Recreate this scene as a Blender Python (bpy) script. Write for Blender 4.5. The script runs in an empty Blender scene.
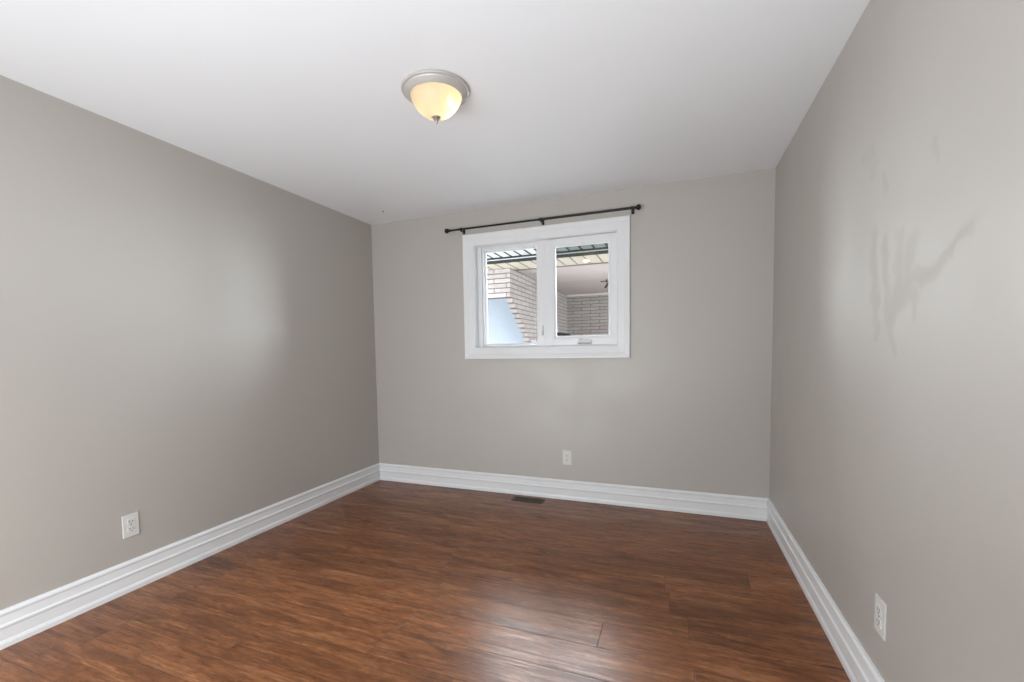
import bpy, bmesh, math, random
from mathutils import Vector, Matrix
random.seed(7)
SC = bpy.context.scene
COL = SC.collection

# ---------------------------------------------------------------- camera
W, D, H = 3.317, 3.535, 2.44            # room width, distance camera-back wall, ceiling height
FRONT = -0.62                            # wall behind the camera
CAM = Vector((2.6844, 0.0, 1.2355))
yaw, pitch, roll = -0.3665, -0.0592, -0.0162
fpx, ppx, ppy = 442.68, -7.25, 35.73
fw = Vector((math.sin(yaw)*math.cos(pitch), math.cos(yaw)*math.cos(pitch), math.sin(pitch)))
rt = fw.cross(Vector((0, 0, 1))).normalized(); up = rt.cross(fw)
r2 = rt*math.cos(roll)+up*math.sin(roll); u2 = -rt*math.sin(roll)+up*math.cos(roll)
cd = bpy.data.cameras.new('camera'); cam = bpy.data.objects.new('camera', cd); COL.objects.link(cam)
cam.matrix_world = Matrix(((r2.x, u2.x, -fw.x, CAM.x), (r2.y, u2.y, -fw.y, CAM.y), (r2.z, u2.z, -fw.z, CAM.z), (0, 0, 0, 1)))
cd.sensor_fit = 'HORIZONTAL'; cd.sensor_width = 36; cd.lens = fpx*36/1024
cd.shift_x = -ppx/1024; cd.shift_y = ppy/1024; cd.clip_start = 0.02
SC.camera = cam

# ---------------------------------------------------------------- world, lights, exposure
SKY = 24.0
wd = bpy.data.worlds.new('sky'); SC.world = wd; wd.use_nodes = True
bg = wd.node_tree.nodes['Background']; bg.inputs[0].default_value = (0.86, 0.94, 1.0, 1); bg.inputs[1].default_value = SKY
vs = SC.view_settings
vs.view_transform = 'Standard'; vs.look = 'None'; vs.gamma = 1; vs.use_curve_mapping = False; vs.exposure = 0.40

def area(name, loc, rot, sx, sy, power, color=(1, 1, 1), portal=False, spread=180):
    l = bpy.data.lights.new(name, 'AREA'); l.shape = 'RECTANGLE'; l.size = sx; l.size_y = sy
    l.energy = power; l.color = color; l.spread = math.radians(spread)
    if portal: l.cycles.is_portal = True
    o = bpy.data.objects.new(name, l); o.location = loc; o.rotation_euler = rot; COL.objects.link(o)
    return o
# sky portal in the window opening, facing into the room
area('window_portal', (1.665, D+0.19, 1.70), (math.radians(-90), 0, 0), 1.25, 0.92, 1, portal=True)
# added fill light in the rear opening, facing into the room
area('rear_fill', (1.05, FRONT-0.13, 0.74), (math.radians(90), 0, 0), 1.8, 1.35, 55, (0.90, 0.96, 1.0))
# added fill light, low behind the camera and aimed up at the ceiling
area('ceiling_fill', (2.35, -0.40, 0.55), (math.radians(154), 0, 0), 0.7, 0.4, 16, (0.92, 0.965, 1.0), spread=124)

# ---------------------------------------------------------------- helpers
def tag(o, label=None, cat=None, group=None, kind=None):
    if label: o['label'] = label
    if cat: o['category'] = cat
    if group: o['group'] = group
    if kind: o['kind'] = kind
    return o
def empty(name, loc=(0, 0, 0), rot=(0, 0, 0), **k):
    o = bpy.data.objects.new(name, None); COL.objects.link(o); o.location = loc; o.rotation_euler = rot
    o.empty_display_size = 0.1
    return tag(o, **k)
def build(name, bm, mat, parent=None, smooth=False, **k):
    me = bpy.data.meshes.new(name); bmesh.ops.recalc_face_normals(bm, faces=bm.faces); bm.to_mesh(me); bm.free()
    if smooth:
        for p in me.polygons: p.use_smooth = True
        try: me.set_sharp_from_angle(angle=math.radians(35))
        except Exception: pass
    me.materials.append(mat)
    o = bpy.data.objects.new(name, me); COL.objects.link(o)
    if parent: o.parent = parent
    return tag(o, **k)
def box(bm, x0, x1, y0, y1, z0, z1, bev=0.0):
    vs_ = [bm.verts.new(p) for p in ((x0,y0,z0),(x1,y0,z0),(x1,y1,z0),(x0,y1,z0),(x0,y0,z1),(x1,y0,z1),(x1,y1,z1),(x0,y1,z1))]
    fs = [bm.faces.new([vs_[i] for i in f]) for f in ((0,3,2,1),(4,5,6,7),(0,1,5,4),(1,2,6,5),(2,3,7,6),(3,0,4,7))]
    if bev:
        es = {e for f in fs for e in f.edges}
        bmesh.ops.bevel(bm, geom=list(es), offset=bev, segments=2, profile=0.6, affect='EDGES')
    return bm
def BX(*a, **k): return box(bmesh.new(), *a, **k)
def tube(bm, p0, p1, r0, r1=None, n=20, caps=True):
    r1 = r0 if r1 is None else r1
    p0 = Vector(p0); p1 = Vector(p1); d = (p1-p0).normalized()
    a = d.orthogonal().normalized(); b = d.cross(a)
    R = []
    for p, r in ((p0, r0), (p1, r1)):
        R.append([bm.verts.new(p+a*r*math.cos(2*math.pi*i/n)+b*r*math.sin(2*math.pi*i/n)) for i in range(n)])
    for i in range(n): bm.faces.new((R[0][i], R[0][(i+1) % n], R[1][(i+1) % n], R[1][i]))
    if caps: bm.faces.new(R[0][::-1]); bm.faces.new(R[1])
    return bm
def lathe(bm, prof, axis='Z', loc=(0, 0, 0), n=48, close=False):
    loc = Vector(loc); rings = []
    def place(r, h, t):
        c, s = r*math.cos(t), r*math.sin(t)
        return loc+{'Z': Vector((c, s, h)), 'X': Vector((h, c, s)), 'Y': Vector((c, h, s))}[axis]
    for r, h in prof:
        if r < 1e-6: rings.append([bm.verts.new(place(0, h, 0))])
        else: rings.append([bm.verts.new(place(r, h, 2*math.pi*i/n)) for i in range(n)])
    for A, B in zip(rings, rings[1:]):
        for i in range(n):
            j = (i+1) % n
            q = [A[i % len(A)], A[j % len(A)], B[j % len(B)], B[i % len(B)]]
            u = []
            for v in q:
                if v not in u: u.append(v)
            if len(u) >= 3: bm.faces.new(u)
    return bm
def ring_frame(bm, x0, x1, z0, z1, prof):
    """mitred rectangular frame; profile points are (outward offset, y)"""
    R = []
    for o, y in prof:
        R.append([bm.verts.new(p) for p in ((x0-o, y, z0-o), (x1+o, y, z0-o), (x1+o, y, z1+o), (x0-o, y, z1+o))])
    n = len(R)
    for k in range(n):
        A, B = R[k], R[(k+1) % n]
        for i in range(4): bm.faces.new((A[i], A[(i+1) % 4], B[(i+1) % 4], B[i]))
    return bm
def prism(bm, pts, f0, f1):
    """pts: 2D outline; f0/f1 map a 2D point to 3D for both ends"""
    A = [bm.verts.new(f0(p)) for p in pts]; B = [bm.verts.new(f1(p)) for p in pts]
    n = len(pts)
    for i in range(n): bm.faces.new((A[i], A[(i+1) % n], B[(i+1) % n], B[i]))
    fa = bm.faces.new(A[::-1]); fb = bm.faces.new(B)
    bmesh.ops.triangulate(bm, faces=[fa, fb])
    return bm

# ---------------------------------------------------------------- materials
class NT:
    def __init__(s, name):
        s.m = bpy.data.materials.new(name); s.m.use_nodes = True; s.t = s.m.node_tree; s.n = s.t.nodes
        s.b = s.n['Principled BSDF']; s.out = s.n['Material Output']
    def add(s, typ, **k):
        n = s.n.new(typ)
        for a, v in k.items(): setattr(n, a, v)
        return n
    def link(s, a, b): s.t.links.new(a, b)
    def val(s, inp, v):
        if isinstance(v, bpy.types.NodeSocket): s.link(v, inp)
        elif v is not None: inp.default_value = v
    def math(s, op, a, b=None, c=None, clamp=False):
        n = s.add('ShaderNodeMath', operation=op, use_clamp=clamp)
        for i, v in enumerate((a, b, c)): s.val(n.inputs[i], v)
        return n.outputs[0]
    def mix(s, f, a, b, typ='MIX'):
        n = s.add('ShaderNodeMix', data_type='RGBA', blend_type=typ)
        s.val(n.inputs[0], f); s.val(n.inputs[6], a); s.val(n.inputs[7], b)
        return n.outputs[2]
    def coord(s, scale=(1, 1, 1), loc=(0, 0, 0)):
        t = s.add('ShaderNodeTexCoord'); m = s.add('ShaderNodeMapping')
        m.inputs['Scale'].default_value = scale; m.inputs['Location'].default_value = loc
        s.link(t.outputs['Object'], m.inputs[0]); return m.outputs[0]
    def noise(s, vec, scale, detail=3, rough=0.5, dist=0):
        n = s.add('ShaderNodeTexNoise'); s.link(vec, n.inputs['Vector'])
        n.inputs['Scale'].default_value = scale; n.inputs['Detail'].default_value = detail
        n.inputs['Roughness'].default_value = rough; n.inputs['Distortion'].default_value = dist
        return n.outputs['Fac']
    def ramp(s, f, stops):
        n = s.add('ShaderNodeValToRGB'); s.val(n.inputs[0], f); e = n.color_ramp.elements
        while len(e) < len(stops): e.new(0.5)
        for el, (p, c) in zip(e, stops): el.position = p; el.color = c if len(c) == 4 else (*c, 1)
        return n.outputs[0]
    def rng(s, v, a, b, c=0.0, d=1.0, smooth=True):
        n = s.add('ShaderNodeMapRange'); n.interpolation_type = 'SMOOTHSTEP' if smooth else 'LINEAR'
        s.val(n.inputs[0], v)
        for i, q in zip((1, 2, 3, 4), (a, b, c, d)): n.inputs[i].default_value = q
        return n.outputs[0]
    def bump(s, h, strength, dist):
        n = s.add('ShaderNodeBump'); n.inputs['Strength'].default_value = strength; n.inputs['Distance'].default_value = dist
        s.link(h, n.inputs['Height']); s.link(n.outputs[0], s.b.inputs['Normal'])
def simple(name, col, rough=0.5, metal=0.0, spec=0.5, noise_amt=0.03, scale=30):
    t = NT(name); c = (*col, 1)
    nz = t.noise(t.coord(), scale)
    dark = tuple(v*(1-noise_amt) for v in col)+(1,); lite = tuple(min(1, v*(1+noise_amt)) for v in col)+(1,)
    t.link(t.mix(nz, dark, lite), t.b.inputs['Base Color'])
    t.b.inputs['Roughness'].default_value = rough; t.b.inputs['Metallic'].default_value = metal
    t.b.inputs['Specular IOR Level'].default_value = spec
    return t.m

WALLC = (0.468, 0.438, 0.402)
def wall_paint(name, marks=False, rough=0.47):
    t = NT(name); v = t.coord()
    n1 = t.noise(v, 1.6, 2)
    a = tuple(c*0.985 for c in WALLC)+(1,); b = tuple(c*1.015 for c in WALLC)+(1,)
    col = t.mix(n1, a, b)
    peel = t.noise(v, 160, 2, 0.6); roll_ = t.noise(t.coord(scale=(1, 1, 0.35)), 14, 3, 0.6)
    h = t.math('ADD', t.math('MULTIPLY', peel, 0.35), t.math('MULTIPLY', roll_, 0.6))
    rg = t.rng(t.noise(v, 3.0, 3), 0.3, 0.7, rough-0.03, rough+0.04)
    if marks:
        # wiped streaks in the paint: capsule shapes in the wall's own (y, z)
        geo = t.add('ShaderNodeTexCoord'); sep = t.add('ShaderNodeSeparateXYZ'); 
        wob = t.noise(v, 9, 3); wob2 = t.noise(t.coord(loc=(3, 5, 9)), 9, 3)
        t.link(geo.outputs['Object'], sep.inputs[0])
        Y = t.math('ADD', sep.outputs[1], t.math('MULTIPLY', t.math('SUBTRACT', wob, 0.5), 0.13))
        Z = t.math('ADD', sep.outputs[2], t.math('MULTIPLY', t.math('SUBTRACT', wob2, 0.5), 0.16))
        mask = None
        for (y0, z0, y1, z1, r) in STREAKS:
            dy, dz = y1-y0, z1-z0; L = dy*dy+dz*dz
            py = t.math('SUBTRACT', Y, y0); pz = t.math('SUBTRACT', Z, z0)
            q = t.math('DIVIDE', t.math('ADD', t.math('MULTIPLY', py, dy), t.math('MULTIPLY', pz, dz)), L, clamp=True)
            ey = t.math('SUBTRACT', py, t.math('MULTIPLY', q, dy)); ez = t.math('SUBTRACT', pz, t.math('MULTIPLY', q, dz))
            d = t.math('SQRT', t.math('ADD', t.math('MULTIPLY', ey, ey), t.math('MULTIPLY', ez, ez)))
            mk = t.rng(d, r*0.5, r*2.4, 1.0, 0.0)
            mask = mk if mask is None else t.math('MAXIMUM', mask, mk)
        col = t.mix(t.math('MULTIPLY', mask, 0.055), col, (0.22, 0.215, 0.19, 1))
        rg = t.math('ADD', rg, t.math('MULTIPLY', mask, 0.2))
        h = t.math('ADD', h, t.math('MULTIPLY', mask, 0.5))
    t.link(col, t.b.inputs['Base Color']); t.link(rg, t.b.inputs['Roughness'])
    t.b.inputs['Specular IOR Level'].default_value = 1.0
    t.bump(h, 0.18, 0.002)
    return t.m
# (y0, z0, y1, z1, radius) on the right wall, metres
STREAKS = [(1.89, 1.60, 1.86, 1.40, 0.020), (1.86, 1.40, 1.84, 1.28, 0.012), (1.79, 1.54, 1.77, 1.36, 0.018), (1.77, 1.36, 1.72, 1.20, 0.016),
           (1.70, 1.55, 1.69, 1.42, 0.020), (1.69, 1.42, 1.74, 1.30, 0.022), (1.61, 1.53, 1.63, 1.40, 0.024), (1.63, 1.40, 1.60, 1.30, 0.014),
           (1.66, 1.40, 1.50, 1.44, 0.016), (1.50, 1.44, 1.42, 1.465, 0.012), (1.42, 1.465, 1.35, 1.50, 0.010), (1.68, 1.36, 1.60, 1.36, 0.022),
           (1.97, 1.90, 1.90, 1.84, 0.020), (1.82, 1.76, 1.80, 1.72, 0.012), (1.53, 1.74, 1.52, 1.70, 0.012)]
M_wall = wall_paint('greige_wall_paint')
M_wall_r = wall_paint('greige_wall_paint_streaked', True)

def ceiling_mat():
    t = NT('white_ceiling_paint'); v = t.coord()
    t.link(t.mix(t.noise(v, 2, 2), (0.83, 0.845, 0.87, 1), (0.85, 0.865, 0.89, 1)), t.b.inputs['Base Color'])
    t.b.inputs['Roughness'].default_value = 0.5; t.b.inputs['Specular IOR Level'].default_value = 0.4
    t.bump(t.noise(v, 120, 2), 0.12, 0.002)
    return t.m
M_ceil = ceiling_mat()
M_trim = simple('white_trim_paint', (0.80, 0.81, 0.82), 0.32, noise_amt=0.01)
M_vinyl = simple('white_vinyl', (0.80, 0.81, 0.825), 0.3, noise_amt=0.01)
M_plate = simple('white_plastic', (0.70, 0.69, 0.665), 0.35, noise_amt=0.01)
M_slot = simple('dark_slot', (0.03, 0.03, 0.03), 0.6)
M_black = simple('black_metal', (0.012, 0.012, 0.013), 0.35, 0.4)
M_nickel = simple('brushed_nickel', (0.42, 0.40, 0.37), 0.35, 0.9)
M_pan = simple('satin_nickel_pan', (0.50, 0.475, 0.455), 0.4, 0.15)
M_vent = simple('dark_bronze_vent', (0.055, 0.032, 0.02), 0.45, 0.5, noise_amt=0.2)
M_ventgap = simple('vent_duct_dark', (0.008, 0.006, 0.005), 0.8)

def floor_mat():
    t = NT('reddish_brown_plank_floor')
    tc = t.add('ShaderNodeTexCoord'); sp = t.add('ShaderNodeSeparateXYZ'); t.link(tc.outputs['Object'], sp.inputs[0])
    PW, PL = 0.178, 1.22
    yr = t.math('DIVIDE', sp.outputs[1], PW); row = t.math('FLOOR', yr); fy = t.math('FRACT', yr)
    wn = t.add('ShaderNodeTexWhiteNoise', noise_dimensions='1D'); t.link(row, wn.inputs['W'])
    xr = t.math('ADD', t.math('DIVIDE', sp.outputs[0], PL), t.math('MULTIPLY', wn.outputs['Value'], 7.3))
    cx = t.math('FLOOR', xr); fx = t.math('FRACT', xr)
    cb = t.add('ShaderNodeCombineXYZ'); t.link(cx, cb.inputs[0]); t.link(row, cb.inputs[1])
    w2 = t.add('ShaderNodeTexWhiteNoise', noise_dimensions='2D'); t.link(cb.outputs[0], w2.inputs['Vector'])
    pid = w2.outputs['Value']
    # plank-local coordinates, shifted by plank id so that the grain breaks at seams
    g = t.add('ShaderNodeCombineXYZ')
    t.link(t.math('ADD', sp.outputs[0], t.math('MULTIPLY', pid, 31)), g.inputs[0])
    t.link(t.math('ADD', sp.outputs[1], t.math('MULTIPLY', pid, 17)), g.inputs[1])
    def mp(s):
        m = t.add('ShaderNodeMapping'); m.inputs['Scale'].default_value = s; t.link(g.outputs[0], m.inputs[0]); return m.outputs[0]
    broad = t.noise(mp((2.2, 12, 1)), 1.0, 6, 0.7, 0.6)
    fine = t.noise(mp((3.0, 70, 1)), 1.0, 4, 0.6, 0.4)
    fib = t.noise(mp((22, 260, 1)), 1.0, 3, 0.7)
    knot = t.noise(mp((4.0, 15, 1)), 1.0, 6, 0.72, 0.8)
    base = t.ramp(broad, [(0.30, (0.120, 0.040, 0.015)), (0.44, (0.245, 0.088, 0.031)), (0.55, (0.340, 0.130, 0.049)), (0.68, (0.47, 0.205, 0.090))])
    base = t.mix(t.rng(fine, 0.33, 0.66, 0.55, 0.0), base, (0.085, 0.032, 0.016, 1))
    base = t.mix(t.rng(knot, 0.52, 0.72, 0.0, 0.62), base, (0.055, 0.022, 0.012, 1))
    base = t.mix(t.rng(fib, 0.35, 0.6, 0.28, 0.0), base, (0.06, 0.024, 0.012, 1))
    mott = t.noise(mp((16, 42, 1)), 1.0, 5, 0.75)
    base = t.mix(t.rng(mott, 0.50, 0.68, 0.0, 0.45), base, (0.075, 0.028, 0.013, 1))
    base = t.mix(t.rng(mott, 0.30, 0.46, 0.28, 0.0), base, (0.50, 0.235, 0.115, 1))
    tone = t.rng(pid, 0, 1, 0.84, 1.14, smooth=False)
    tn = t.add('ShaderNodeCombineColor'); [t.link(tone, tn.inputs[i]) for i in range(3)]
    base = t.mix(1.0, base, tn.outputs[0], 'MULTIPLY')
    ey = t.math('MULTIPLY', t.math('MINIMUM', fy, t.math('SUBTRACT', 1.0, fy)), PW)
    ex = t.math('MULTIPLY', t.math('MINIMUM', fx, t.math('SUBTRACT', 1.0, fx)), PL)
    edge = t.math('MINIMUM', ey, ex)
    seam = t.rng(edge, 0.0006, 0.0028, 1.0, 0.0)
    base = t.mix(t.math('MULTIPLY', seam, 0.5), base, (0.03, 0.013, 0.008, 1))
    t.link(base, t.b.inputs['Base Color'])
    t.link(t.rng(fine, 0.3, 0.7, 0.38, 0.26), t.b.inputs['Roughness'])
    t.b.inputs['Specular IOR Level'].default_value = 0.34
    h = t.math('ADD', t.math('MULTIPLY', fine, 0.5), t.math('ADD', t.math('MULTIPLY', t.noise(mp((5, 40, 1)), 1, 3), 0.5), t.math('MULTIPLY', fib, 0.25)))
    h = t.math('SUBTRACT', h, t.math('MULTIPLY', seam, 0.8))
    t.bump(h, 0.4, 0.002)
    return t.m
M_floor = floor_mat()

def brick_mat():
    t = NT('buff_brick')
    tc = t.add('ShaderNodeTexCoord'); sp = t.add('ShaderNodeSeparateXYZ'); t.link(tc.outputs['Object'], sp.inputs[0])
    cb = t.add('ShaderNodeCombineXYZ'); t.link(t.math('ADD', sp.outputs[0], sp.outputs[1]), cb.inputs[0])
    t.link(t.math('ADD', sp.outputs[2], 0.04), cb.inputs[1])
    b = t.add('ShaderNodeTexBrick'); t.link(cb.outputs[0], b.inputs['Vector'])
    b.inputs['Scale'].default_value = 1; b.inputs['Brick Width'].default_value = 0.44; b.inputs['Row Height'].default_value = 0.08
    b.inputs['Mortar Size'].default_value = 0.008; b.inputs['Mortar Smooth'].default_value = 0.25; b.inputs['Bias'].default_value = 0
    b.inputs['Color1'].default_value = (0.096, 0.077, 0.070, 1); b.inputs['Color2'].default_value = (0.125, 0.106, 0.096, 1)
    b.inputs['Mortar'].default_value = (0.019, 0.014, 0.013, 1)
    nz = t.noise(t.coord(), 22, 3)
    col = t.mix(0.25, b.outputs['Color'], t.ramp(nz, [(0.3, (0.07, 0.053, 0.05)), (0.7, (0.13, 0.115, 0.107))]), 'MIX')
    col = t.mix(b.outputs['Fac'], col, (0.019, 0.014, 0.013, 1))
    t.link(col, t.b.inputs['Base Color']); t.b.inputs['Roughness'].default_value = 0.85
    t.bump(t.math('SUBTRACT', 1.0, b.outputs['Fac']), 0.6, 0.01)
    return t.m
M_brick = brick_mat()
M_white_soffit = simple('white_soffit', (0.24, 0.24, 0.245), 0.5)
M_cream = simple('cream_soffit', (0.235, 0.205, 0.165), 0.55)
M_pink = simple('pinkish_stucco', (0.215, 0.175, 0.167), 0.85, noise_amt=0.08, scale=6)
M_dark = simple('dark_green_metal', (0.006, 0.008, 0.007), 0.8, 0.0, 0.08)
M_dteal = simple('grey_green_soffit', (0.055, 0.062, 0.059), 0.6, noise_amt=0.25, scale=9)
M_pale = simple('pale_sky_tint', (0.078, 0.086, 0.100), 0.8, noise_amt=0.03, scale=2)  # sky colour for the stand-in panel under the lintel
M_ground = simple('grass_lawn', (0.14, 0.13, 0.115), 0.9, noise_amt=0.12, scale=4)

def glass_mat():
    t = NT('window_glass'); tr = t.add('ShaderNodeBsdfTransparent'); gl = t.add('ShaderNodeBsdfGlossy'); mx = t.add('ShaderNodeMixShader')
    tr.inputs[0].default_value = (0.96, 0.97, 0.97, 1); gl.inputs['Roughness'].default_value = 0.02
    lw = t.add('ShaderNodeFresnel'); lw.inputs[0].default_value = 1.35
    t.link(lw.outputs[0], mx.inputs[0]); t.link(tr.outputs[0], mx.inputs[1]); t.link(gl.outputs[0], mx.inputs[2])
    t.link(mx.outputs[0], t.out.inputs[0]); t.n.remove(t.b)
    return t.m
M_glass = glass_mat()
def bowl_mat():
    t = NT('frosted_lamp_glass'); tl = t.add('ShaderNodeBsdfTranslucent'); tr = t.add('ShaderNodeBsdfTransparent')
    df = t.add('ShaderNodeBsdfPrincipled'); m1 = t.add('ShaderNodeMixShader'); m2 = t.add('ShaderNodeMixShader')
    sw = t.noise(t.coord(), 9, 3, 0.5, 1.5)
    t.link(t.mix(sw, (0.95, 0.83, 0.66, 1), (0.97, 0.92, 0.80, 1)), tl.inputs[0])
    df.inputs['Base Color'].default_value = (0.80, 0.70, 0.52, 1); df.inputs['Roughness'].default_value = 0.22
    tr.inputs[0].default_value = (1, 0.9, 0.72, 1)
    m1.inputs[0].default_value = 0.55; t.link(df.outputs[0], m1.inputs[1]); t.link(tl.outputs[0], m1.inputs[2])
    m2.inputs[0].default_value = 0.10; t.link(m1.outputs[0], m2.inputs[1]); t.link(tr.outputs[0], m2.inputs[2])
    t.link(m2.outputs[0], t.out.inputs[0])
    return t.m
M_bowl = bowl_mat()
def emit_mat(name, col, s):
    t = NT(name); t.b.inputs['Emission Color'].default_value = (*col, 1); t.b.inputs['Emission Strength'].default_value = s
    t.b.inputs['Base Color'].default_value = (*col, 1); return t.m
M_bulb = emit_mat('lit_bulb', (1.0, 0.82, 0.5), 6)
M_down = emit_mat('lit_downlight', (1.0, 0.86, 0.6), 5)

# ---------------------------------------------------------------- room shell
TK = 0.2
OX0, OX1, OZ0, OZ1 = 1.06, 2.268, 1.262, 2.140       # window opening
build('floor', BX(-TK, W+TK, FRONT-TK, D+TK, -0.12, 0), M_floor, kind='structure')
build('ceiling', BX(-TK, W+TK, FRONT-TK, D+TK, H, H+0.14), M_ceil, kind='structure')
build('wall_left', BX(-TK, 0, FRONT-TK, D, 0, H), M_wall, kind='structure')
build('wall_right', BX(W, W+TK, FRONT-TK, D, 0, H), M_wall_r, kind='structure')
bm = bmesh.new()
box(bm, -TK, OX0, D, D+TK, 0, H); box(bm, OX1, W+TK, D, D+TK, 0, H)
box(bm, OX0, OX1, D, D+TK, 0, OZ0); box(bm, OX0, OX1, D, D+TK, OZ1, H)
build('wall_back', bm, M_wall, kind='structure')
EX0, EX1, DZ = 0.12, 2.00, 2.03                                      # opening added for the fill light behind the camera
bm = bmesh.new(); F2 = FRONT-0.12
box(bm, 0, EX0, F2, FRONT, 0, H); box(bm, EX1, W, F2, FRONT, 0, H); box(bm, EX0, EX1, F2, FRONT, DZ, H)
build('wall_front', bm, M_wall, kind='structure')
# closed niche added around the fill light to keep the sky out
bm = bmesh.new()
box(bm, EX0-0.2, EX1+0.2, F2-0.65, F2-0.55, -0.12, H); box(bm, EX0-0.2, EX0-0.1, F2-0.55, F2, -0.12, H); box(bm, EX1+0.1, EX1+0.2, F2-0.55, F2, -0.12, H)
box(bm, EX0-0.1, EX1+0.1, F2-0.55, F2, H-0.1, H); box(bm, EX0-0.1, EX1+0.1, F2-0.55, F2, -0.12, 0)
build('fill_niche', bm, M_wall, kind='structure')

# baseboards: stepped and beaded profile (thickness, height)
PB = [(0, 0), (0.020, 0), (0.020, 0.020), (0.0165, 0.030), (0.0145, 0.034), (0.0145, 0.082), (0.0185, 0.088), (0.0185, 0.096),
      (0.0125, 0.102), (0.0105, 0.136), (0.0145, 0.142), (0.0145, 0.150), (0.008, 0.160), (0, 0.1614)]
def baseboard(name, f0, f1): build(name, prism(bmesh.new(), PB, f0, f1), M_trim, kind='structure')
baseboard('baseboard_back', lambda p: (p[0], D-p[0], p[1]), lambda p: (W-p[0], D-p[0], p[1]))
baseboard('baseboard_left', lambda p: (p[0], FRONT+p[0], p[1]), lambda p: (p[0], D-p[0], p[1]))
baseboard('baseboard_right', lambda p: (W-p[0], FRONT+p[0], p[1]), lambda p: (W-p[0], D-p[0], p[1]))

# ---------------------------------------------------------------- window
win = empty('window_1', (1.665, D, OZ0), kind='structure')
def wpart(name, bm, mat, parent=None, **k):
    o = build(name, bm, mat, parent or win, **k)
    if parent is None: o.matrix_parent_inverse = Matrix.Translation((-1.665, -D, -OZ0))
    return o
wpart('casing', ring_frame(bmesh.new(), OX0, OX1, OZ0, OZ1,
      [(0, D), (0, D-0.010), (0.006, D-0.013), (0.012, D-0.012), (0.055, D-0.015), (0.062, D-0.019), (0.078, D-0.021), (0.084, D-0.024), (0.095, D-0.024), (0.0965, D-0.021), (0.0965, D)]), M_trim)
wpart('jamb', ring_frame(bmesh.new(), OX0+0.004, OX1-0.004, OZ0+0.004, OZ1-0.004,
      [(0.004, D-0.006), (0, D-0.004), (0, D+0.17), (0.004, D+0.17)]), M_trim)
MX = 1.625                                               # left edge of the mullion
# fixed light on the left, set deep in the frame
FX0, FX1, FZ0, FZ1 = OX0+0.004, MX, OZ0+0.004, OZ1-0.004
bm = ring_frame(bmesh.new(), FX0+0.072, FX1-0.002, FZ0+0.030, FZ1-0.046,
      [(0, D+0.102), (0, D+0.088), (0.010, D+0.082), (0.014, D+0.066), (0.026, D+0.066), (0.026, D+0.108)])
box(bm, FX0, FX0+0.04, D+0.060, D+0.108, FZ0, FZ1); box(bm, FX0, FX1, D+0.075, D+0.108, FZ1-0.02, FZ1); box(bm, FX0, FX1, D+0.075, D+0.108, FZ0, FZ0+0.01)
wpart('fixed_frame', bm, M_vinyl)
wpart('pane', BX(FX0+0.05, FX1, D+0.095, D+0.101, FZ0+0.02, FZ1-0.03), M_glass)
wpart('outer_frame', ring_frame(bmesh.new(), OX0+0.034, OX1-0.030, OZ0+0.030, OZ1-0.034, [(0, D+0.112), (0, D+0.150), (0.034, D+0.150), (0.034, D+0.112)]), M_vinyl)
wpart('sash_stop', BX(MX+0.05, OX1-0.002, D+0.075, D+0.112, OZ0+0.001, OZ0+0.03), M_vinyl)
# mullion
wpart('mullion', BX(MX-0.012, MX+0.058, D+0.034, D+0.150, OZ0+0.004, OZ1-0.004, bev=0.0015), M_vinyl)
# casement sash on the right
SX0, SX1, SZ0, SZ1 = MX+0.0585, OX1-0.006, OZ0+0.006, OZ1-0.006
GX0, GX1, GZ0, GZ1 = 1.772, 2.196, 1.348, 2.068
bm = ring_frame(bmesh.new(), GX0, GX1, GZ0, GZ1, [(0, D+0.062), (0, D+0.050), (0.006, D+0.040), (0.014, D+0.036), (0.030, D+0.034), (0.030, D+0.062)])
yA, yB = D+0.034, D+0.075
box(bm, SX0, GX0-0.028, yA, yB, SZ0, SZ1); box(bm, GX1+0.028, SX1, yA, yB, SZ0, SZ1)
box(bm, GX0-0.03, GX1+0.03, yA, yB, SZ0, GZ0-0.028); box(bm, GX0-0.03, GX1+0.03, yA, yB, GZ1+0.028, SZ1)
wpart('sash', bm, M_vinyl)
wpart('pane', BX(GX0-0.015, GX1+0.015, D+0.052, D+0.058, GZ0-0.015, GZ1+0.015), M_glass)
# folding crank on the bottom rail
bm = bmesh.new()
box(bm, 1.955, 2.065, D+0.012, D+0.036, 1.288, 1.306, bev=0.004)
lathe(bm, [(0, 0.0), (0.016, 0.0), (0.016, -0.012), (0.010, -0.018), (0, -0.019)], 'Y', (1.972, D+0.034, 1.305), 20)
box(bm, 1.965, 2.05, D+0.008, D+0.016, 1.300, 1.309, bev=0.003)
ck = wpart('crank_handle', bm, M_plate, smooth=True)
bm = BX(1.957, 2.063, D+0.013, D+0.036, 1.279, 1.288)
wpart('crank_slot', bm, simple('grey_gasket', (0.30, 0.30, 0.30), 0.6))
# lock lever on the mullion
bm = bmesh.new(); box(bm, MX+0.028, MX+0.042, D+0.022, D+0.036, 1.36, 1.44, bev=0.004); box(bm, MX+0.031, MX+0.039, D+0.010, D+0.024, 1.355, 1.395, bev=0.003)
wpart('lock_lever', bm, M_plate)
# outer sill
wpart('sill', BX(OX0, OX1, D+0.11, D+0.23, OZ0-0.004, OZ0+0.012), M_vinyl)

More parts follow.
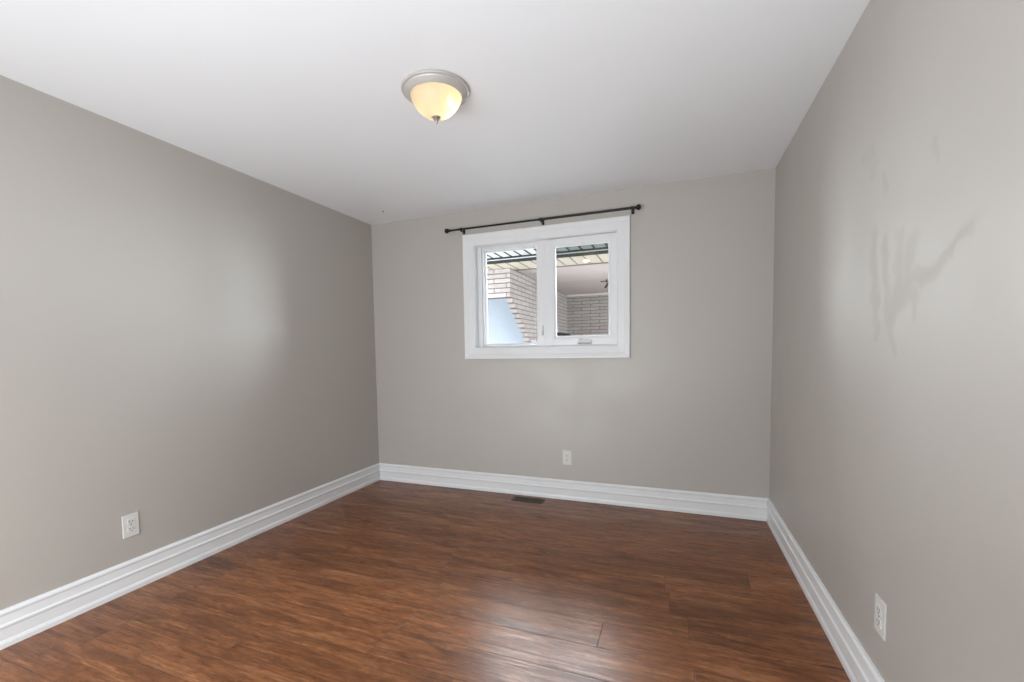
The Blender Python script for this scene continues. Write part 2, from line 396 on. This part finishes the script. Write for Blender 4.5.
# ---------------------------------------------------------------- curtain rod
rod = empty('curtain_rod', (1.64, D, 2.262), label='black metal curtain rod with round finials mounted above the window', cat='curtain rod')
def inv(o, base): o.matrix_parent_inverse = Matrix.Translation(-Vector(base)); return o
RB = (1.64, D, 2.262); RY = D-0.062
def rz(x): return 2.2765-(x-0.84)*0.001
inv(build('rod_tube', tube(tube(bmesh.new(), (0.86, RY, rz(0.86)), (1.69, RY, rz(1.69)), 0.0078), (1.66, RY, rz(1.66)), (2.42, RY, rz(2.42)), 0.0095), M_black, rod, smooth=True), RB)
for x, s in ((0.853, -1), (2.412, 1)):
    pr = [(0.010, 0), (0.012, 0.004), (0.008, 0.008), (0.012, 0.014), (0.019, 0.022), (0.021, 0.031), (0.018, 0.041), (0.009, 0.048), (0, 0.050)]
    inv(build('finial', lathe(bmesh.new(), [(r, s*(h-0.012)) for r, h in pr], 'X', (x, RY, rz(x)), 24), M_black, rod, smooth=True), RB)
for x in (0.972, 1.682, 2.385):
    bm = bmesh.new(); z = rz(x)
    box(bm, x-0.011, x+0.011, D-0.004, D, z-0.028, z+0.015, bev=0.001)
    box(bm, x-0.006, x+0.006, RY+0.002, D-0.002, z-0.018, z-0.012)
    lathe(bm, [(0.0105, -0.007), (0.0135, -0.007), (0.0135, 0.007), (0.0105, 0.007)], 'X', (x, RY, z), 24)
    tube(bm, (x, RY, z-0.011), (x, RY, z-0.022), 0.0035, 0.0055, 12)
    inv(build('bracket', bm, M_black, rod, smooth=True), RB)

# ---------------------------------------------------------------- outlets
def outlet(loc, rot, label):
    o = empty('wall_outlet', loc, rot, label=label, cat='outlet', group='duplex outlets low on the walls')
    # local frame: +y out of the wall
    bm = bmesh.new(); box(bm, -0.0375, 0.0375, 0, 0.0055, -0.060, 0.060, bev=0.0022)
    build('face_plate', bm, M_plate, o)
    for s in (1, -1):
        rc = build('receptacle', box(bmesh.new(), -0.0165, 0.0165, 0.005, 0.0085, s*0.0195-0.0145, s*0.0195+0.0145, bev=0.0014), M_plate, o)
        bm = bmesh.new(); zc = s*0.0195
        box(bm, -0.0085, -0.0060, 0.0084, 0.0088, zc-0.002, zc+0.008); box(bm, 0.0060, 0.0085, 0.0084, 0.0088, zc-0.001, zc+0.007)
        tube(bm, (0, 0.0084, zc-0.0085), (0, 0.0088, zc-0.0085), 0.0026, n=12)
        build('socket_slot', bm, M_slot, rc)
    build('screw', lathe(bmesh.new(), [(0, 0.0085), (0.0025, 0.0082), (0.003, 0.0055), (0, 0.0055)], 'Y', (0, 0, 0), 12), M_nickel, o, smooth=True)
    return o
outlet((0, 1.428, 0.345), (0, 0, -math.pi/2), 'white duplex outlet on the left wall above the long baseboard')
outlet((1.866, D, 0.349), (0, 0, math.pi), 'white duplex outlet on the back wall below the window')
outlet((W, 1.729, 0.353), (0, 0, math.pi/2), 'white duplex outlet on the right wall, seen edge on near the baseboard')

# ---------------------------------------------------------------- floor vent
vt = empty('floor_vent', (1.563, 3.415, 0), label='small dark bronze floor register set in the wood floor below the window', cat='vent')
bm = bmesh.new(); hx, hy = 0.132, 0.052
for a in ((-hx, hx, -hy, -hy+0.014), (-hx, hx, hy-0.014, hy), (-hx, -hx+0.016, -hy+0.014, hy-0.014), (hx-0.016, hx, -hy+0.014, hy-0.014)): box(bm, *a, 0.0, 0.004)
build('vent_frame', bm, M_vent, vt)
bm = bmesh.new()
for i in range(15):
    x = -hx+0.022+i*(2*hx-0.044)/14; box(bm, x-0.0035, x+0.0035, -hy+0.012, hy-0.012, 0.0004, 0.0032)
box(bm, -hx+0.014, hx-0.014, -0.003, 0.003, 0.0004, 0.0036)
build('grille', bm, M_vent, vt)
build('duct_opening', BX(-hx+0.012, hx-0.012, -hy+0.012, hy-0.012, 0.0001, 0.0008), M_ventgap, vt)
build('damper_lever', box(bmesh.new(), hx-0.05, hx-0.042, -0.006, 0.012, 0.003, 0.007), M_vent, vt)

# ---------------------------------------------------------------- ceiling light
LX, LY = 1.650, 1.868
cl = empty('ceiling_light', (LX, LY, H), label='flush round ceiling light with lit frosted glass bowl and nickel finial', cat='ceiling light')
build('pan', lathe(bmesh.new(), [(0, 0), (0.152, 0), (0.156, -0.003), (0.156, -0.009), (0.152, -0.013), (0.145, -0.014), (0.144, -0.017), (0.141, -0.020), (0.131, -0.028),
      (0.125, -0.034), (0.120, -0.036), (0.118, -0.034), (0.118, -0.022), (0, -0.022)], n=72), M_pan, cl, smooth=True)
build('glass_bowl', lathe(bmesh.new(), [(0.1175, -0.030), (0.1175, -0.036), (0.114, -0.046), (0.105, -0.064), (0.090, -0.084), (0.070, -0.104), (0.045, -0.118), (0.020, -0.124), (0.004, -0.125)], n=72), M_bowl, cl, smooth=True)
build('finial', lathe(bmesh.new(), [(0, -0.117), (0.018, -0.120), (0.020, -0.124), (0.016, -0.129), (0.010, -0.134), (0.009, -0.141), (0.005, -0.150), (0, -0.156)], n=24), M_nickel, cl, smooth=True)
for (dx, dy), e in (((0.055, 0.03), 0.27), ((-0.06, -0.02), 0.04)):
    b = build('bulb', lathe(bmesh.new(), [(0, -0.070), (0.010, -0.067), (0.016, -0.058), (0.017, -0.050), (0.010, -0.038), (0.009, -0.030), (0, -0.030)], 'Z', (dx, dy, 0), 20), M_bulb if e > 0.2 else simple('dim_bulb', (0.9, 0.85, 0.7), 0.3), cl, smooth=True)
    l = bpy.data.lights.new('bulb_light', 'POINT'); l.energy = e; l.color = (1.0, 0.84, 0.58); l.shadow_soft_size = 0.02
    lo = bpy.data.objects.new('bulb_light', l); lo.location = (LX+dx, LY+dy, H-0.072); COL.objects.link(lo)

# small ceiling hook in the back left corner
build('ceiling_hook', lathe(bmesh.new(), [(0, 0), (0.008, 0), (0.008, -0.003), (0.003, -0.006), (0.003, -0.014), (0, -0.015)], 'Z', (0.355, 3.234, H), 16), M_nickel, smooth=True,
      label='tiny grey screw hook on the ceiling by the back left corner', cat='hook')

# ---------------------------------------------------------------- outside: the brick house across the yard
S = 2.6; XA = 0.127; YA = 6.98; YB = 11.16; GZ = -0.25
hs = empty('brick_house', (XA, YA, GZ), label='buff brick house wing with raked stepped edge and boarded soffit outside the window', cat='house')
HB = (XA, YA, GZ)
def hp(name, bm, mat, **k): return inv(build(name, bm, mat, hs, **k), HB)
# side wall running away, lower front edge stepped course by course
pts = [(YB, S+0.02), (YA, S+0.02), (YA, S-0.48)]
y, z = YA, S-0.48
for k in range(24):
    y += 0.112 if k else 0.10; pts.append((y, z)); z -= 0.08; pts.append((y, z))
pts += [(y, GZ), (YB, GZ)]
hp('brick_wall', prism(bmesh.new(), pts, lambda p: (XA-0.1, p[0], p[1]), lambda p: (XA, p[0], p[1])), M_brick)
hp('brick_lintel', BX(-0.35, XA-0.1, YA, YA+0.12, S-0.48, S+0.02), M_brick)
hp('brick_wall', BX(XA-0.1, 4.5, YB, YB+0.2, GZ, S+0.02), M_brick)
hp('sky_blocker', BX(-2.6, -0.3, 6.75, 8.6, S+0.03, S+0.16), M_white_soffit)  # unseen slab added to shade the pale panel from the open sky
hp('brick_pier', BX(-0.50, -0.35, YA, YA+0.12, GZ, S+0.02), M_brick)
# underside of the roof, front to back: white vented boards, metal channels, cream boards, stucco
bm = bmesh.new(); bd = bmesh.new()
xs = -5.0; step = 0.19
hp('white_soffit', BX(-0.5, 1.08, 5.62, 6.16, S, S+0.03), M_white_soffit)
hp('dark_soffit', BX(1.08, 4.5, 5.62, 6.16, S, S+0.03), M_dteal)  # right part of the front strip, in a darker grey-green
x = -0.413
while x < 1.0: box(bd, x-0.011, x+0.011, 5.62, 6.16, S-0.006, S+0.001); x += 0.147
x = 1.15
while x < 4.45: box(bd, x-0.012, x+0.012, 5.62, 6.16, S-0.006, S+0.001); x += 0.172
box(bd, -0.5, 4.5, 6.13, 6.20, S-0.012, S+0.03); box(bd, -0.5, 4.5, 6.31, 6.49, S-0.014, S+0.03)
hp('channel_trim', bd, M_dark)
hp('fascia_strip', BX(-0.5, 1.08, 6.20, 6.34, S-0.004, S+0.03), M_white_soffit)
hp('fascia_strip', BX(1.08, 4.5, 6.20, 6.34, S-0.004, S+0.03), simple('grey_fascia', (0.11, 0.115, 0.11), 0.5))
bj = bmesh.new(); x = -0.376
box(bj, XA+0.02, 4.5, 7.18, 7.24, S-0.012, S+0.03)
while x < 4.45: box(bj, x-0.008, x+0.008, 6.46, 7.2 if x > XA else YA, S-0.005, S+0.001); x += 0.20
hp('cream_soffit', BX(-0.5, 4.5, 6.46, 7.2, S, S+0.03), M_cream)
hp('soffit_joint', bj, simple('brown_joint', (0.04, 0.03, 0.02), 0.6))
hp('porch_ceiling', BX(-0.45, 4.5, 7.22, YB+0.2, S+0.01, S+0.04), M_pink)
hp('cornice', BX(XA, 4.5, YB-0.02, YB, S-0.03, S+0.012), simple('cream_moulding', (0.22, 0.18, 0.165), 0.6))
hp('roof', BX(-0.55, 4.6, 5.6, YB+0.4, S+0.03, S+0.16), simple('grey_shingles', (0.16, 0.16, 0.17), 0.9, noise_amt=0.2))
dl = lathe(bmesh.new(), [(0, -0.004), (0.026, -0.006), (0.040, -0.010), (0.044, 0.0)], 'Z', (1.405, 6.93, S), 24)
hp('downlight', dl, M_down, label='lit warm recessed downlight')
# dark angled bracket under the porch ceiling
bm = bmesh.new(); tube(bm, (1.42, 9.0, S+0.01), (1.42, 9.0, S-0.06), 0.010); tube(bm, (1.50, 9.0, S-0.01), (1.39, 9.0, S-0.16), 0.018)
tube(bm, (1.30, 9.0, S-0.03), (1.52, 9.0, S-0.02), 0.008)
build('ceiling_bracket', bm, M_dark, label='dark angled metal bracket hanging under the porch ceiling outside', cat='bracket')
# black box low against the side wall
build('meter_box', box(bmesh.new(), XA+0.001, XA+0.14, 9.6, 10.9, 1.50, 1.61, bev=0.005), M_dark, label='black shelf-like box against the brick side wall outside', cat='box')
# pale blue-white panel standing in for the bright sky under the lintel
build('sky_panel', BX(-1.30, XA-0.1, 8.32, 8.44, GZ, S+0.02), M_pale, label='plain pale blue-white panel standing in for sky beyond the brick opening outside', cat='panel')
bm = bmesh.new(); box(bm, -4, W+4, D+TK, D+TK+0.35, 2.62, 2.74); box(bm, -4, W+4, D+0.02, D+TK, H+0.14, 3.4)
build('trim_1', bm, M_white_soffit, kind='structure')
build('ground', BX(-14, 14, D+TK, 22, GZ-0.1, GZ), M_ground, kind='structure')
